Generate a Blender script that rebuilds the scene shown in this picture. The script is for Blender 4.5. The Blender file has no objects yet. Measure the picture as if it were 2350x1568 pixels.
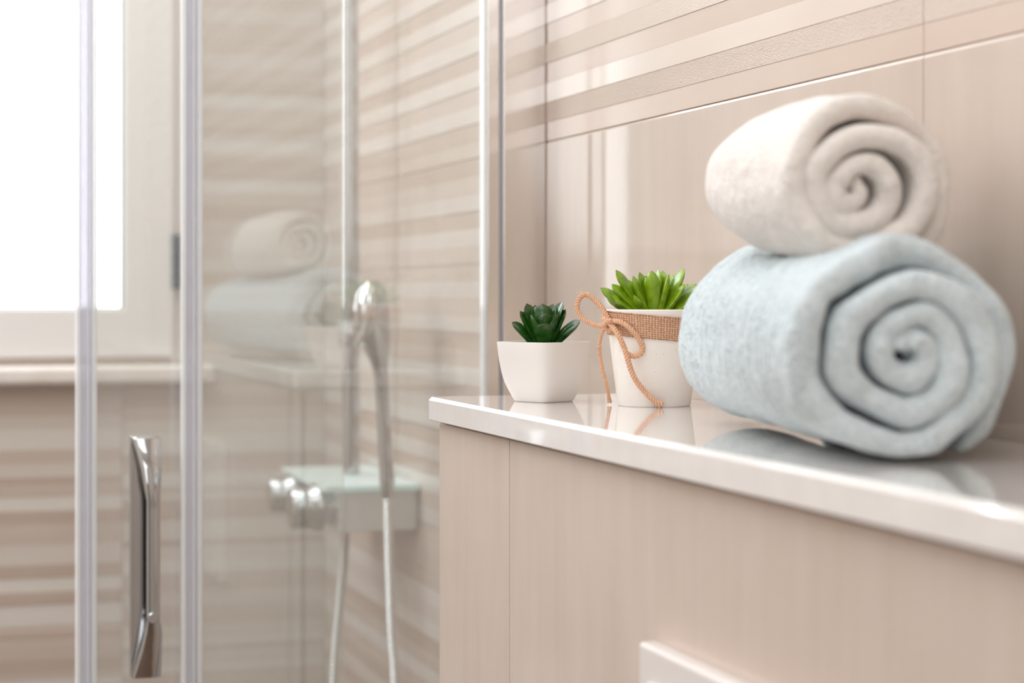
import bpy, bmesh, math, random
import numpy as np
from mathutils import Vector, Matrix, noise

random.seed(7)
scene = bpy.context.scene
COL = scene.collection
PI = math.pi

# ------------------------------------------------------------------ camera
FPX = 4600.0
TH = math.atan(1420 / FPX)
LEDGE = 1.10
EYE = LEDGE + 0.08545
CAM = Vector((-0.62, 0.0, EYE))
FW = Vector((math.sin(TH), math.cos(TH), 0))
RT = Vector((math.cos(TH), -math.sin(TH), 0))
UP = Vector((0, 0, 1))
cd = bpy.data.cameras.new('camera')
cam = bpy.data.objects.new('camera', cd)
COL.objects.link(cam)
cam.location = CAM
cam.rotation_euler = (PI / 2, 0, -TH)
cd.sensor_width = 36
cd.lens = 36 * FPX / 2350
cd.shift_y = -110 / 2350
cd.clip_start = 0.05
cd.dof.use_dof = True
cd.dof.focus_distance = 1.54
cd.dof.aperture_fstop = 5.6
scene.camera = cam


def W(px, py, d):
    """world point at depth d on the sight line through photo pixel (px, py)"""
    return CAM + FW * d + RT * ((px - 1175) * d / FPX) + UP * ((674 - py) * d / FPX)


# ------------------------------------------------------------------ world, lights, exposure
wd = bpy.data.worlds.new('world')
scene.world = wd
wd.use_nodes = True
wd.node_tree.nodes['Background'].inputs[0].default_value = (0.9, 0.95, 1, 1)
wd.node_tree.nodes['Background'].inputs[1].default_value = 1.0
vs = scene.view_settings
vs.view_transform = 'Standard'
vs.look = 'None'
vs.gamma = 1
vs.use_curve_mapping = False
vs.exposure = -0.22
scene.cycles.use_denoising = True
scene.cycles.transparent_max_bounces = 24
scene.cycles.max_bounces = 10
scene.cycles.diffuse_bounces = 5
scene.cycles.glossy_bounces = 6
scene.cycles.sample_clamp_indirect = 6


def area(name, loc, direction, sx, sy, power, col):
    l = bpy.data.lights.new(name, 'AREA')
    l.shape = 'RECTANGLE'
    l.size = sx
    l.size_y = sy
    l.energy = power
    l.color = col
    o = bpy.data.objects.new(name, l)
    COL.objects.link(o)
    o.location = loc
    o.rotation_euler = Vector(direction).to_track_quat('-Z', 'Y').to_euler()
    return o


# ceiling light panel and a soft area light added at the windowless left wall
area('ceiling_light', (-0.95, 0.8, 2.45), (0, 0, -1), 1.3, 2.4, 25, (0.90, 0.953, 1.0))
area('shower_fill', (-0.55, 2.42, 2.45), (0, 0, -1), 0.7, 0.7, 12, (0.90, 0.953, 1.0))  # added fill above the shower, lighting the rear of the ledge
area('left_fill', (-1.85, 1.75, 1.75), (1, -0.2, -0.25), 1.0, 1.1, 5, (0.87, 0.935, 1.0))
area('high_back_fill', (-1.15, 2.93, 2.08), (0.35, -1, -0.45), 1.1, 0.62, 38, (0.87, 0.935, 1.0))  # added area light high on the back wall; no window is built there
area('front_fill', (-1.15, -1.2, 1.75), (0.25, 1, -0.1), 1.1, 0.9, 11, (0.92, 0.965, 1.0))  # added fill behind the camera to brighten the back wall
WINDOW_GLOW = 5.0


# ------------------------------------------------------------------ materials
def lin(c):
    return tuple((v / 255 / 12.92) if v / 255 <= 0.04045 else ((v / 255 + 0.055) / 1.055) ** 2.4 for v in c) + (1,)


class NT:
    def __init__(s, name):
        s.m = bpy.data.materials.new(name)
        s.m.use_nodes = True
        s.t = s.m.node_tree
        s.b = s.t.nodes['Principled BSDF']
        s.out = s.t.nodes['Material Output']

    def n(s, typ, **kw):
        nd = s.t.nodes.new(typ)
        for k, v in kw.items():
            if k in nd.bl_rna.properties and k != 'inputs':
                setattr(nd, k, v)
            else:
                nd.inputs[k.replace('_', ' ')].default_value = v
        return nd

    def l(s, a, b):
        s.t.links.new(a, b)

    def coords(s, scale=(1, 1, 1)):
        tc = s.n('ShaderNodeTexCoord')
        mp = s.n('ShaderNodeMapping')
        mp.inputs['Scale'].default_value = scale
        s.l(tc.outputs['Object'], mp.inputs['Vector'])
        return mp.outputs['Vector']

    def mixcol(s, fac, a, b):
        r = s.n('ShaderNodeValToRGB')
        r.color_ramp.elements[0].position = 0.3
        r.color_ramp.elements[1].position = 0.7
        r.color_ramp.elements[0].color = a
        r.color_ramp.elements[1].color = b
        s.l(fac, r.inputs[0])
        return r.outputs[0]

    def bump(s, height, strength, dist, prev=None):
        b = s.n('ShaderNodeBump')
        b.inputs['Strength'].default_value = strength
        b.inputs['Distance'].default_value = dist
        s.l(height, b.inputs['Height'])
        if prev:
            s.l(prev, b.inputs['Normal'])
        return b.outputs[0]


def simple(name, rgb, rough=0.5, metal=0.0, spec=0.5, coat=0.0, bump=None, var=None):
    """bump=(scale3, noise scale, distance); var=(scale3, noise scale, second colour)"""
    q = NT(name)
    q.b.inputs['Base Color'].default_value = lin(rgb)
    q.b.inputs['Roughness'].default_value = rough
    q.b.inputs['Metallic'].default_value = metal
    q.b.inputs['Specular IOR Level'].default_value = spec
    q.b.inputs['Coat Weight'].default_value = coat
    if var:
        v = q.coords(var[0])
        nz = q.n('ShaderNodeTexNoise', Scale=var[1], Detail=5.0, Roughness=0.6)
        q.l(v, nz.inputs['Vector'])
        q.l(q.mixcol(nz.outputs['Fac'], lin(rgb), lin(var[2])), q.b.inputs['Base Color'])
    if bump:
        v = q.coords(bump[0])
        nz = q.n('ShaderNodeTexNoise', Scale=bump[1], Detail=4.0, Roughness=0.6)
        q.l(v, nz.inputs['Vector'])
        q.l(q.bump(nz.outputs['Fac'], 1.0, bump[2]), q.b.inputs['Normal'])
    return q.m


def tile_mat(name, a, b, rough, axis, fine=0.00002, grain=0.0, streak=14):
    """glazed stone-look tile; axis = the horizontal direction its streaks run along ('z' = upright)"""
    q = NT(name)
    sc = {'x': (1, streak, streak), 'y': (streak, 1, streak), 'z': (streak, streak, 1.6)}[axis]
    v = q.coords(sc)
    n1 = q.n('ShaderNodeTexNoise', Scale=2.2, Detail=7.0, Roughness=0.62)
    q.l(v, n1.inputs['Vector'])
    v2 = q.coords((1, 1, 1))
    n2 = q.n('ShaderNodeTexNoise', Scale=5.0, Detail=3.0)
    q.l(v2, n2.inputs['Vector'])
    mx = q.n('ShaderNodeMath', operation='ADD')
    ml = q.n('ShaderNodeMath', operation='MULTIPLY')
    ml.inputs[1].default_value = 0.5
    q.l(n2.outputs['Fac'], ml.inputs[0])
    ml2 = q.n('ShaderNodeMath', operation='MULTIPLY')
    ml2.inputs[1].default_value = 0.5
    q.l(n1.outputs['Fac'], ml2.inputs[0])
    q.l(ml.outputs[0], mx.inputs[0])
    q.l(ml2.outputs[0], mx.inputs[1])
    q.l(q.mixcol(mx.outputs[0], lin(a), lin(b)), q.b.inputs['Base Color'])
    q.b.inputs['Roughness'].default_value = rough
    q.b.inputs['Specular IOR Level'].default_value = 0.26 if rough > 0.05 else 0.17
    n3 = q.n('ShaderNodeTexNoise', Scale=60.0, Detail=3.0)
    q.l(v2, n3.inputs['Vector'])
    nm = q.bump(n3.outputs['Fac'], 1.0, fine)
    if grain:
        n4 = q.n('ShaderNodeTexVoronoi', Scale=950.0)
        q.l(v2, n4.inputs['Vector'])
        nm = q.bump(n4.outputs['Distance'], 1.0, grain, nm)
    q.l(nm, q.b.inputs['Normal'])
    return q.m


def pane_mat(name, tint, ior=1.5, boost=1.0, body=0.0, bodycol=(1, 1, 1, 1)):
    """clear sheet: transparent + mirror by Fresnel at each surface"""
    q = NT(name)
    tr = q.n('ShaderNodeBsdfTransparent')
    tr.inputs['Color'].default_value = tint
    gl = q.n('ShaderNodeBsdfGlossy')
    gl.inputs['Roughness'].default_value = 0.0
    gl.inputs['Color'].default_value = (1, 1, 1, 1)
    fr = q.n('ShaderNodeLayerWeight')
    fr.inputs['Blend'].default_value = 0.5
    # Schlick from the facing angle, same seen from both sides
    fa = q.n('ShaderNodeMath', operation='POWER')
    q.l(fr.outputs['Facing'], fa.inputs[0])
    fa.inputs[1].default_value = 5.0
    f0 = ((ior - 1) / (ior + 1)) ** 2 * boost
    mu = q.n('ShaderNodeMath', operation='MULTIPLY_ADD')
    q.l(fa.outputs[0], mu.inputs[0])
    mu.inputs[1].default_value = 1 - f0
    mu.inputs[2].default_value = f0
    mix = q.n('ShaderNodeMixShader')
    q.l(mu.outputs[0], mix.inputs[0])
    q.l(tr.outputs[0], mix.inputs[1])
    q.l(gl.outputs[0], mix.inputs[2])
    last = mix
    if body:
        df = q.n('ShaderNodeBsdfDiffuse')
        df.inputs['Color'].default_value = bodycol
        mb = q.n('ShaderNodeMixShader')
        mb.inputs[0].default_value = body
        q.l(mix.outputs[0], mb.inputs[1])
        q.l(df.outputs[0], mb.inputs[2])
        last = mb
    q.l(last.outputs[0], q.out.inputs['Surface'])
    return q.m


M = {}
M['tile_plain'] = tile_mat('beige_tile', (193, 176, 163), (206, 191, 179), 0.035, 'z')
M['tile_box'] = tile_mat('beige_ledge_tile', (196, 178, 165), (211, 195, 183), 0.14, 'z', streak=18)
M['tile_dark'] = tile_mat('band_tile_brown', (199, 179, 164), (209, 191, 178), 0.16, 'y')
M['tile_light'] = tile_mat('band_tile_cream', (215, 200, 188), (222, 208, 197), 0.10, 'y')
M['tile_rough'] = tile_mat('band_tile_grain', (203, 184, 170), (214, 197, 184), 0.34, 'y', grain=0.0005)
M['tile_rough_light'] = tile_mat('band_tile_grain_cream', (215, 199, 186), (221, 207, 195), 0.3, 'y', grain=0.0003)
SHW = []
for i, (a, b) in enumerate([((180, 161, 147), (191, 175, 162)), ((189, 173, 160), (200, 186, 175)),
                            ((199, 187, 177), (208, 198, 189)), ((206, 197, 189), (215, 208, 201)),
                            ((190, 174, 161), (201, 187, 176))]):
    SHW.append((tile_mat('shower_band_x%d' % i, a, b, 0.2, 'x'), tile_mat('shower_band_y%d' % i, a, b, 0.12, 'y', fine=0.00012)))
M['grout'] = simple('grout', (212, 197, 185), 0.8)
M['tile_arris'] = simple('polished_tile_arris', (222, 207, 195), 0.04, spec=0.8, coat=0.5)
M['grout_light'] = simple('light_grout', (226, 213, 201), 0.8)
M['plaster'] = simple('white_plaster', (236, 230, 222), 0.9)
M['ceil'] = simple('ceiling_paint', (245, 243, 240), 0.9)
M['floor'] = tile_mat('floor_tile', (98, 78, 64), (122, 98, 82), 0.3, 'x')
M['quartz'] = simple('white_quartz', (231, 224, 220), 0.07, spec=0.6, coat=0.6,
                     var=((1, 1, 1), 40.0, (237, 232, 228)), bump=((1, 1, 1), 30.0, 0.00002))
M['upvc'] = simple('white_window_frame', (230, 226, 222), 0.3, bump=((1, 1, 1), 60.0, 0.00002))
M['upvc_beige'] = simple('beige_outer_frame', (224, 212, 202), 0.35)
M['black'] = simple('dark_hinge_metal', (34, 33, 32), 0.45, metal=0.4)
M['gasket'] = simple('grey_green_gasket', (120, 140, 138), 0.6)
M['sill'] = simple('white_stone_sill', (229, 221, 214), 0.2, var=((1, 1, 1), 25.0, (218, 208, 198)))
M['chrome'] = simple('chrome', (192, 193, 194), 0.05, metal=1.0)
M['chrome_soft'] = simple('brushed_chrome', (214, 214, 212), 0.16, metal=1.0)
M['profile'] = simple('polished_aluminium', (238, 234, 231), 0.10, metal=1.0)
M['profile_gap'] = simple('profile_groove_grey', (176, 176, 184), 0.4, metal=0.6)
M['plastic_white'] = simple('white_gloss_plastic', (228, 220, 216), 0.12, coat=0.3)
M['ceramic'] = simple('white_ceramic', (232, 226, 221), 0.3, bump=((1, 1, 1), 45.0, 0.00012))
M['mixer_body'] = simple('silver_mixer_body', (214, 216, 214), 0.22, metal=0.55)
M['pane'] = pane_mat('clear_glass', (0.962, 0.972, 0.966, 1), boost=2.6, body=0.055, bodycol=(0.95, 0.97, 0.96, 1))  # pale body paints a bright veil and dust over the glass
M['pane_edge'] = simple('glass_edge_green', (196, 224, 216), 0.15)
M['shelf_glass'] = pane_mat('shelf_glass', (0.86, 0.95, 0.93, 1), boost=1.5, body=0.55, bodycol=(0.84, 0.94, 0.92, 1))
M['seal'] = pane_mat('clear_plastic_seal', (0.90, 0.90, 0.94, 1), boost=3.0, body=0.26, bodycol=(0.93, 0.94, 0.99, 1))
M['seal_light'] = pane_mat('clear_plastic_seal_rim', (0.95, 0.96, 0.97, 1), boost=3.0, body=0.55, bodycol=(0.95, 0.96, 0.96, 1))
M['door_brown'] = simple('added_door_wood', (92, 66, 52), 0.4, var=((8, 8, 1), 3.0, (74, 52, 42)))
M['soil'] = simple('dark_potting_base', (40, 48, 30), 0.9, bump=((1, 1, 1), 200.0, 0.001))


def glow_mat():
    q = NT('frosted_window_glass')
    q.t.nodes.remove(q.b)
    e = q.n('ShaderNodeEmission')
    e.inputs['Strength'].default_value = WINDOW_GLOW
    v = q.coords((1, 1, 1))
    nz = q.n('ShaderNodeTexNoise', Scale=90.0, Detail=3.0)
    q.l(v, nz.inputs['Vector'])
    q.l(q.mixcol(nz.outputs['Fac'], (0.86, 0.88, 0.90, 1), (1, 1, 1, 1)), e.inputs['Color'])
    q.l(e.outputs[0], q.out.inputs['Surface'])
    return q.m


M['glow'] = glow_mat()


def cement_mat():
    q = NT('pale_cement_pot')
    v = q.coords()
    n1 = q.n('ShaderNodeTexNoise', Scale=30.0, Detail=6.0)
    q.l(v, n1.inputs['Vector'])
    base = q.mixcol(n1.outputs['Fac'], lin((238, 231, 223)), lin((245, 240, 234)))
    vo = q.n('ShaderNodeTexVoronoi', Scale=170.0)
    q.l(v, vo.inputs['Vector'])
    lt = q.n('ShaderNodeMath', operation='LESS_THAN')
    lt.inputs[1].default_value = 0.055
    q.l(vo.outputs['Distance'], lt.inputs[0])
    mx = q.n('ShaderNodeMix', data_type='RGBA')
    q.l(lt.outputs[0], mx.inputs[0])
    q.l(base, mx.inputs[6])
    mx.inputs[7].default_value = lin((186, 172, 160))
    q.l(mx.outputs[2], q.b.inputs['Base Color'])
    q.b.inputs['Roughness'].default_value = 0.75
    n2 = q.n('ShaderNodeTexNoise', Scale=220.0, Detail=4.0)
    q.l(v, n2.inputs['Vector'])
    q.l(q.bump(n2.outputs['Fac'], 1.0, 0.0003), q.b.inputs['Normal'])
    return q.m


M['cement'] = cement_mat()


def terry_mat(name, a, b, scale, dist, rib=0.0):
    q = NT(name)
    v = q.coords()
    n1 = q.n('ShaderNodeTexNoise', Scale=scale, Detail=4.0, Roughness=0.7)
    q.l(v, n1.inputs['Vector'])
    q.l(q.mixcol(n1.outputs['Fac'], lin(a), lin(b)), q.b.inputs['Base Color'])
    q.b.inputs['Roughness'].default_value = 0.95
    q.b.inputs['Sheen Weight'].default_value = 0.35
    q.b.inputs['Sheen Roughness'].default_value = 0.5
    q.b.inputs['Specular IOR Level'].default_value = 0.1
    nm = q.bump(n1.outputs['Fac'], 1.0, dist)
    n2 = q.n('ShaderNodeTexNoise', Scale=scale * 0.25, Detail=3.0)
    q.l(v, n2.inputs['Vector'])
    nm = q.bump(n2.outputs['Fac'], 0.8, dist * 2.2, nm)
    if rib:
        wv = q.n('ShaderNodeTexWave')
        wv.inputs['Scale'].default_value = rib
        wv.inputs['Distortion'].default_value = 3.0
        wv.inputs['Detail'].default_value = 2.0
        wv.inputs['Detail Scale'].default_value = 2.0
        wv.bands_direction = 'Y'
        q.l(v, wv.inputs['Vector'])
        nm = q.bump(wv.outputs['Fac'], 0.9, 0.0018, nm)
    q.l(nm, q.b.inputs['Normal'])
    return q.m


M['blue_terry'] = terry_mat('pale_blue_terry', (196, 209, 213), (231, 239, 241), 300, 0.0022, rib=0.0)
M['cream_terry'] = terry_mat('cream_terry', (240, 230, 221), (250, 243, 237), 340, 0.0017)


def leaf_mat(name, a, b, tipc, rough, z0, z1):
    """green skin; the tip colour is carried by the leaf's own length (object space z)"""
    q = NT(name)
    v = q.coords()
    sp = q.n('ShaderNodeSeparateXYZ')
    q.l(v, sp.inputs[0])
    n1 = q.n('ShaderNodeTexNoise', Scale=160.0, Detail=3.0)
    q.l(v, n1.inputs['Vector'])
    base = q.mixcol(n1.outputs['Fac'], lin(a), lin(b))
    mr = q.n('ShaderNodeMapRange')
    mr.inputs['From Min'].default_value = z0
    mr.inputs['From Max'].default_value = z1
    mr.inputs['To Max'].default_value = 0.85
    q.l(sp.outputs['Z'], mr.inputs['Value'])
    mx = q.n('ShaderNodeMix', data_type='RGBA')
    q.l(mr.outputs[0], mx.inputs[0])
    q.l(base, mx.inputs[6])
    mx.inputs[7].default_value = lin(tipc)
    q.l(mx.outputs[2], q.b.inputs['Base Color'])
    q.b.inputs['Roughness'].default_value = rough
    q.b.inputs['Coat Weight'].default_value = 0.25
    q.b.inputs['Coat Roughness'].default_value = 0.2
    q.b.inputs['Subsurface Weight'].default_value = 0.12
    q.b.inputs['Subsurface Radius'].default_value = (0.002, 0.004, 0.001)
    return q.m


M['leaf_dark'] = leaf_mat('dark_green_leaf', (18, 58, 14), (50, 104, 30), (84, 56, 40), 0.26, 0.026, 0.033)
M['leaf_lime'] = leaf_mat('lime_green_leaf', (104, 142, 10), (148, 178, 28), (128, 140, 50), 0.32, 0.038, 0.046)
M['jute'] = simple('jute_twine', (232, 186, 152), 0.9, var=((1, 1, 1), 420.0, (212, 166, 134)), bump=((1, 1, 1), 900.0, 0.0004))
M['jute_pale'] = simple('jute_fibre', (238, 208, 182), 0.9)


def burlap_mat():
    q = NT('burlap_weave')
    tc = q.n('ShaderNodeTexCoord')
    mp = q.n('ShaderNodeMapping')
    mp.inputs['Scale'].default_value = (104, 11, 1)
    q.l(tc.outputs['UV'], mp.inputs['Vector'])
    sp = q.n('ShaderNodeSeparateXYZ')
    q.l(mp.outputs[0], sp.inputs[0])
    nz = q.n('ShaderNodeTexNoise', Scale=1.2, Detail=3.0)
    q.l(mp.outputs[0], nz.inputs['Vector'])
    outs = []
    for ax in ('X', 'Y'):
        ad = q.n('ShaderNodeMath', operation='ADD')
        q.l(sp.outputs[ax], ad.inputs[0])
        q.l(nz.outputs['Fac'], ad.inputs[1])
        mu = q.n('ShaderNodeMath', operation='MULTIPLY')
        mu.inputs[1].default_value = 2 * PI
        q.l(ad.outputs[0], mu.inputs[0])
        si = q.n('ShaderNodeMath', operation='SINE')
        q.l(mu.outputs[0], si.inputs[0])
        outs.append(si.outputs[0])
    mxx = q.n('ShaderNodeMath', operation='MAXIMUM')
    q.l(outs[0], mxx.inputs[0])
    q.l(outs[1], mxx.inputs[1])
    r = q.n('ShaderNodeValToRGB')
    r.color_ramp.elements[0].position = 0.0
    r.color_ramp.elements[1].position = 0.75
    r.color_ramp.elements[0].color = lin((208, 152, 120))
    r.color_ramp.elements[1].color = lin((238, 192, 158))
    q.l(mxx.outputs[0], r.inputs[0])
    q.l(r.outputs[0], q.b.inputs['Base Color'])
    q.b.inputs['Roughness'].default_value = 0.95
    q.l(q.bump(mxx.outputs[0], 1.0, 0.0006), q.b.inputs['Normal'])
    return q.m


M['burlap'] = burlap_mat()


# ------------------------------------------------------------------ mesh helpers
def obj(name, verts, faces, mat, parent=None, smooth=False, mats=None, idx=None, uv=None):
    me = bpy.data.meshes.new(name)
    me.from_pydata([tuple(v) for v in verts], [], [tuple(f) for f in faces])
    for m in (mats or [mat]):
        me.materials.append(m)
    if idx is not None:
        me.polygons.foreach_set('material_index', idx)
    if uv is not None:
        ul = me.uv_layers.new(name='UVMap')
        for lp in me.loops:
            ul.data[lp.index].uv = uv[lp.vertex_index]
    if smooth:
        me.polygons.foreach_set('use_smooth', [True] * len(me.polygons))
    me.update()
    o = bpy.data.objects.new(name, me)
    COL.objects.link(o)
    if parent:
        o.parent = parent
    return o


class Mesh:
    """collects shapes of one part"""

    def __init__(s):
        s.v, s.f, s.i = [], [], []
        s.boxy = False

    def add(s, verts, faces, mi=0):
        k = len(s.v)
        s.v += [tuple(v) for v in verts]
        s.f += [tuple(a + k for a in f) for f in faces]
        s.i += [mi] * len(faces)
        return s

    def box(s, x0, x1, y0, y1, z0, z1, mi=0, bev=0.0, seg=2):
        s.boxy = True
        bm = bmesh.new()
        bmesh.ops.create_cube(bm, size=1)
        for v in bm.verts:
            v.co = Vector(((x0 + x1) / 2 + v.co.x * (x1 - x0), (y0 + y1) / 2 + v.co.y * (y1 - y0), (z0 + z1) / 2 + v.co.z * (z1 - z0)))
        if bev:
            bmesh.ops.bevel(bm, geom=bm.edges[:], offset=bev, segments=seg, profile=0.5, affect='EDGES')
        bm.verts.index_update()
        s.add([v.co.copy() for v in bm.verts], [[v.index for v in f.verts] for f in bm.faces], mi)
        bm.free()
        return s

    def rings(s, rings, cap=True, mi=0, closed=False):
        n = len(rings[0])
        vs_ = [p for r in rings for p in r]
        fs = []
        m = len(rings)
        for a in range(m if closed else m - 1):
            b = (a + 1) % m
            for k in range(n):
                k2 = (k + 1) % n
                fs.append((a * n + k, a * n + k2, b * n + k2, b * n + k))
        if cap and not closed:
            fs.append(tuple(reversed(range(n))))
            fs.append(tuple((m - 1) * n + k for k in range(n)))
        return s.add(vs_, fs, mi)

    def lathe(s, prof, seg=48, origin=(0, 0, 0), axis='z', mi=0):
        O = Vector(origin)
        rr = []
        for r, h in prof:
            ring = []
            for k in range(seg):
                a = 2 * PI * k / seg
                c, d = math.cos(a) * r, math.sin(a) * r
                p = {'z': Vector((c, d, h)), 'y': Vector((c, h, -d)), 'x': Vector((h, c, d))}[axis]
                ring.append(O + p)
            rr.append(ring)
        return s.rings(rr, True, mi)

    def tube(s, pts, rad, seg=10, mi=0):
        pts = [Vector(p) for p in pts]
        rad = rad if hasattr(rad, '__len__') else [rad] * len(pts)
        rr = []
        prev = None
        for i, p in enumerate(pts):
            t = (pts[min(i + 1, len(pts) - 1)] - pts[max(i - 1, 0)]).normalized()
            if prev is None:
                a = Vector((0, 0, 1)) if abs(t.z) < 0.9 else Vector((1, 0, 0))
                u = t.cross(a).normalized()
            else:
                u = (prev - t * prev.dot(t)).normalized()
            prev = u
            w = t.cross(u)
            rr.append([p + (u * math.cos(2 * PI * k / seg) + w * math.sin(2 * PI * k / seg)) * rad[i] for k in range(seg)])
        return s.rings(rr, True, mi)

    def build(s, name, mat, parent=None, smooth=False, mats=None):
        o = obj(name, s.v, s.f, mat, parent, False, mats, s.i if mats else None)
        bm = bmesh.new()
        bm.from_mesh(o.data)
        bmesh.ops.recalc_face_normals(bm, faces=bm.faces[:])
        bm.to_mesh(o.data)
        bm.free()
        if smooth:
            for p in o.data.polygons:
                p.use_smooth = True
            o.data.set_sharp_from_angle(angle=math.radians(50 if s.boxy else 40))
            if s.boxy:
                wm = o.modifiers.new('weighted', 'WEIGHTED_NORMAL')
                wm.keep_sharp = True
                wm.weight = 100
        return o


def empty(name, loc, label, cat, group=None):
    o = bpy.data.objects.new(name, None)
    COL.objects.link(o)
    o.location = loc
    o.empty_display_size = 0.02
    o['label'] = label
    o['category'] = cat
    if group:
        o['group'] = group
    return o


def keep(child, parent):
    """parent without moving: the parent only has a location"""
    child.parent = parent
    child.matrix_parent_inverse = Matrix.Translation(-parent.location)
    return child


def tag(o, label, cat, group=None):
    o['label'] = label
    o['category'] = cat
    if group:
        o['group'] = group
    return o


def struct(o):
    o['kind'] = 'structure'
    return o


def catmull(pts, n=12):
    pts = [Vector(p) for p in pts]
    out = []
    P = [pts[0] * 2 - pts[1]] + pts + [pts[-1] * 2 - pts[-2]]
    for i in range(1, len(P) - 2):
        for k in range(n):
            t = k / n
            a, b, c, d = P[i - 1], P[i], P[i + 1], P[i + 2]
            out.append(0.5 * ((2 * b) + (c - a) * t + (2 * a - 5 * b + 4 * c - d) * t * t + (3 * b - a - 3 * c + d) * t ** 3))
    out.append(pts[-1])
    return out


# ------------------------------------------------------------------ the room
YB = 2.965           # back wall
YG = 1.935           # where the shower starts
GR = EYE + 0.1505    # joint between the plain and the banded course
BAND = 0.0195
XL, YF, HT = -1.9, -1.3, 2.5

# right wall, x = 0: backing, plain course, banded course, shower part
mw = Mesh()
mats = [M['grout'], M['tile_plain'], M['tile_dark'], M['tile_light'], M['tile_rough'], M['tile_rough_light']] + [s[1] for s in SHW] + [M['tile_arris']]
mw.box(0.0022, 0.10, YF, YB + 0.1, 0, HT, 0)
js = [YF, 1.13 - 1.8, 1.13 - 0.9, 1.13, YG]
for a, b in zip(js[:-1], js[1:]):
    zz = [0.0, GR - 0.9, GR - 0.6, GR - 0.3, GR]
    zz = [0.0, GR - 0.6 - 0.3, GR - 0.45, GR]
    for z0, z1 in zip(zz[:-1], zz[1:]):
        # glazed tile with a slim polished arris along its top
        zt = z1 - 0.0004
        mw.box(0.0, 0.006, a + 0.0005, b - 0.0005, z0 + 0.0003, zt - 0.0017, 1)
        mw.add([(x, y, z) for y in (a + 0.0005, b - 0.0005) for x, z in ((0, zt - 0.0017), (0.0007, zt), (0.006, zt), (0.006, zt - 0.0017))],
               [(0, 1, 2, 3), (7, 6, 5, 4), (0, 4, 5, 1), (1, 5, 6, 2), (2, 6, 7, 3), (3, 7, 4, 0)], len(mats) - 1)
    # banded course: one tile, its bands slightly proud of each other
    for course in range(2):
        base = GR + course * 0.312
        if course == 1:
            base += 0.0
        for i in range(16):
            z0 = base + i * BAND + (0.0006 if i == 0 else 0)
            z1 = base + (i + 1) * BAND - (0.001 if i == 15 else 0)
            if i % 2 == 0 and i >= 2:
                mi, off = (5 if i % 8 == 4 else 3), -0.0003
            elif i == 1 or i == 9:
                mi, off = 4, 0.0
            else:
                mi, off = 2, 0.0002
            mw.box(off, 0.006, a + 0.0004, b - 0.0004, z0, z1, mi, bev=0.0003, seg=1)
nb = int(HT / BAND) + 1
rs = random.Random(11)
k0 = int(math.floor(GR / BAND))
zoff = GR - k0 * BAND
prev = 2
for i in range(-1, nb):
    z0 = zoff + i * BAND
    up = i - k0
    if 0 <= up < 32:
        j = up % 16
        t = 2 if (j % 2 == 0 and j >= 2) else (0 if j % 4 == 1 else 1)
    else:
        t = rs.choice([0, 1, 2, 3, 4, 2])
        if t == prev:
            t = (t + 2) % 5
    prev = t
    z0c, z1c = max(z0, 0), min(z0 + BAND, HT)
    gap = 0.001 if up in (0, 16, -16, -32) else 0
    if z1c > z0c:
        mw.box(-0.0004 if t >= 2 else 0.0004, 0.006, YG + 0.0008, YB - 0.001, z0c + gap, z1c, 6 + t, bev=0.0003, seg=1)
struct(mw.build('wall_right', None, mats=mats))

# back wall, with the window opening
WX0, WX1, WZ0, WZ1 = -0.580, -0.209, EYE - 0.104, EYE + 1.05
mb = Mesh()
matsb = [M['grout']] + [s[0] for s in SHW]


def backbox(x0, x1, z0, z1, mi, y0=YB, y1=YB + 0.006, bev=0.0):
    """one strip, cut around the window opening"""
    if z1 <= WZ0 or z0 >= WZ1:
        mb.box(x0, x1, y0, y1, z0, z1, mi, bev=bev, seg=1)
        return
    for a, b in ((x0, min(x1, WX0)), (max(x0, WX1), x1)):
        if b - a > 0.001:
            mb.box(a, b, y0, y1, z0, z1, mi, bev=bev, seg=1)


for z0, z1 in ((0, WZ0), (WZ0, WZ1), (WZ1, HT)):
    backbox(XL - 0.1, 0.1, z0, z1, 0, YB + 0.004, YB + 0.12)
xj = [XL, -1.50, -0.90, -0.30, 0.0]
rs = random.Random(5)
for a, b in zip(xj[:-1], xj[1:]):
    prev = 2
    z = 0.004
    while z < HT:
        h = BAND * rs.choice([0.5, 1, 1, 1, 1.5])
        t = rs.choice([0, 1, 2, 3, 4, 1, 2])
        if t == prev:
            t = (t + 2) % 5
        prev = t
        z1 = min(z + h, HT)
        if z < WZ0 < z1:
            z1 = WZ0
        if z < WZ1 < z1:
            z1 = WZ1
        if z1 - z > 0.0008:
            backbox(a + (0.0006 if a > XL else 0), b - 0.0006, z, z1, 1 + t, YB + 0.0002 * t)
        z = z1
struct(mb.build('wall_back', None, mats=matsb))

o = Mesh().box(XL - 0.1, XL, YF, YB, 0, HT).build('wall_left', M['plaster']); struct(o)
o = Mesh().box(XL - 0.1, 0.1, YF - 0.1, YF, 0, HT).build('wall_front', M['plaster']); struct(o)
o = Mesh().box(XL - 0.1, 0.1, YF - 0.1, YB + 0.12, -0.1, 0).build('floor', M['floor']); struct(o)
o = Mesh().box(XL - 0.1, 0.1, YF - 0.1, YB + 0.12, HT, HT + 0.1).build('ceiling', M['ceil']); struct(o)
md = Mesh()  # unseen door, added as something dark for the chrome to reflect
md.box(-1.45, -0.65, YF, YF + 0.03, 0.0, 2.05, bev=0.003)
md.box(-1.35, -0.75, YF + 0.03, YF + 0.04, 0.25, 0.95, bev=0.004)
md.box(-1.35, -0.75, YF + 0.03, YF + 0.04, 1.10, 1.90, bev=0.004)
struct(md.build('added_dark_door', M['door_brown']))

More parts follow.
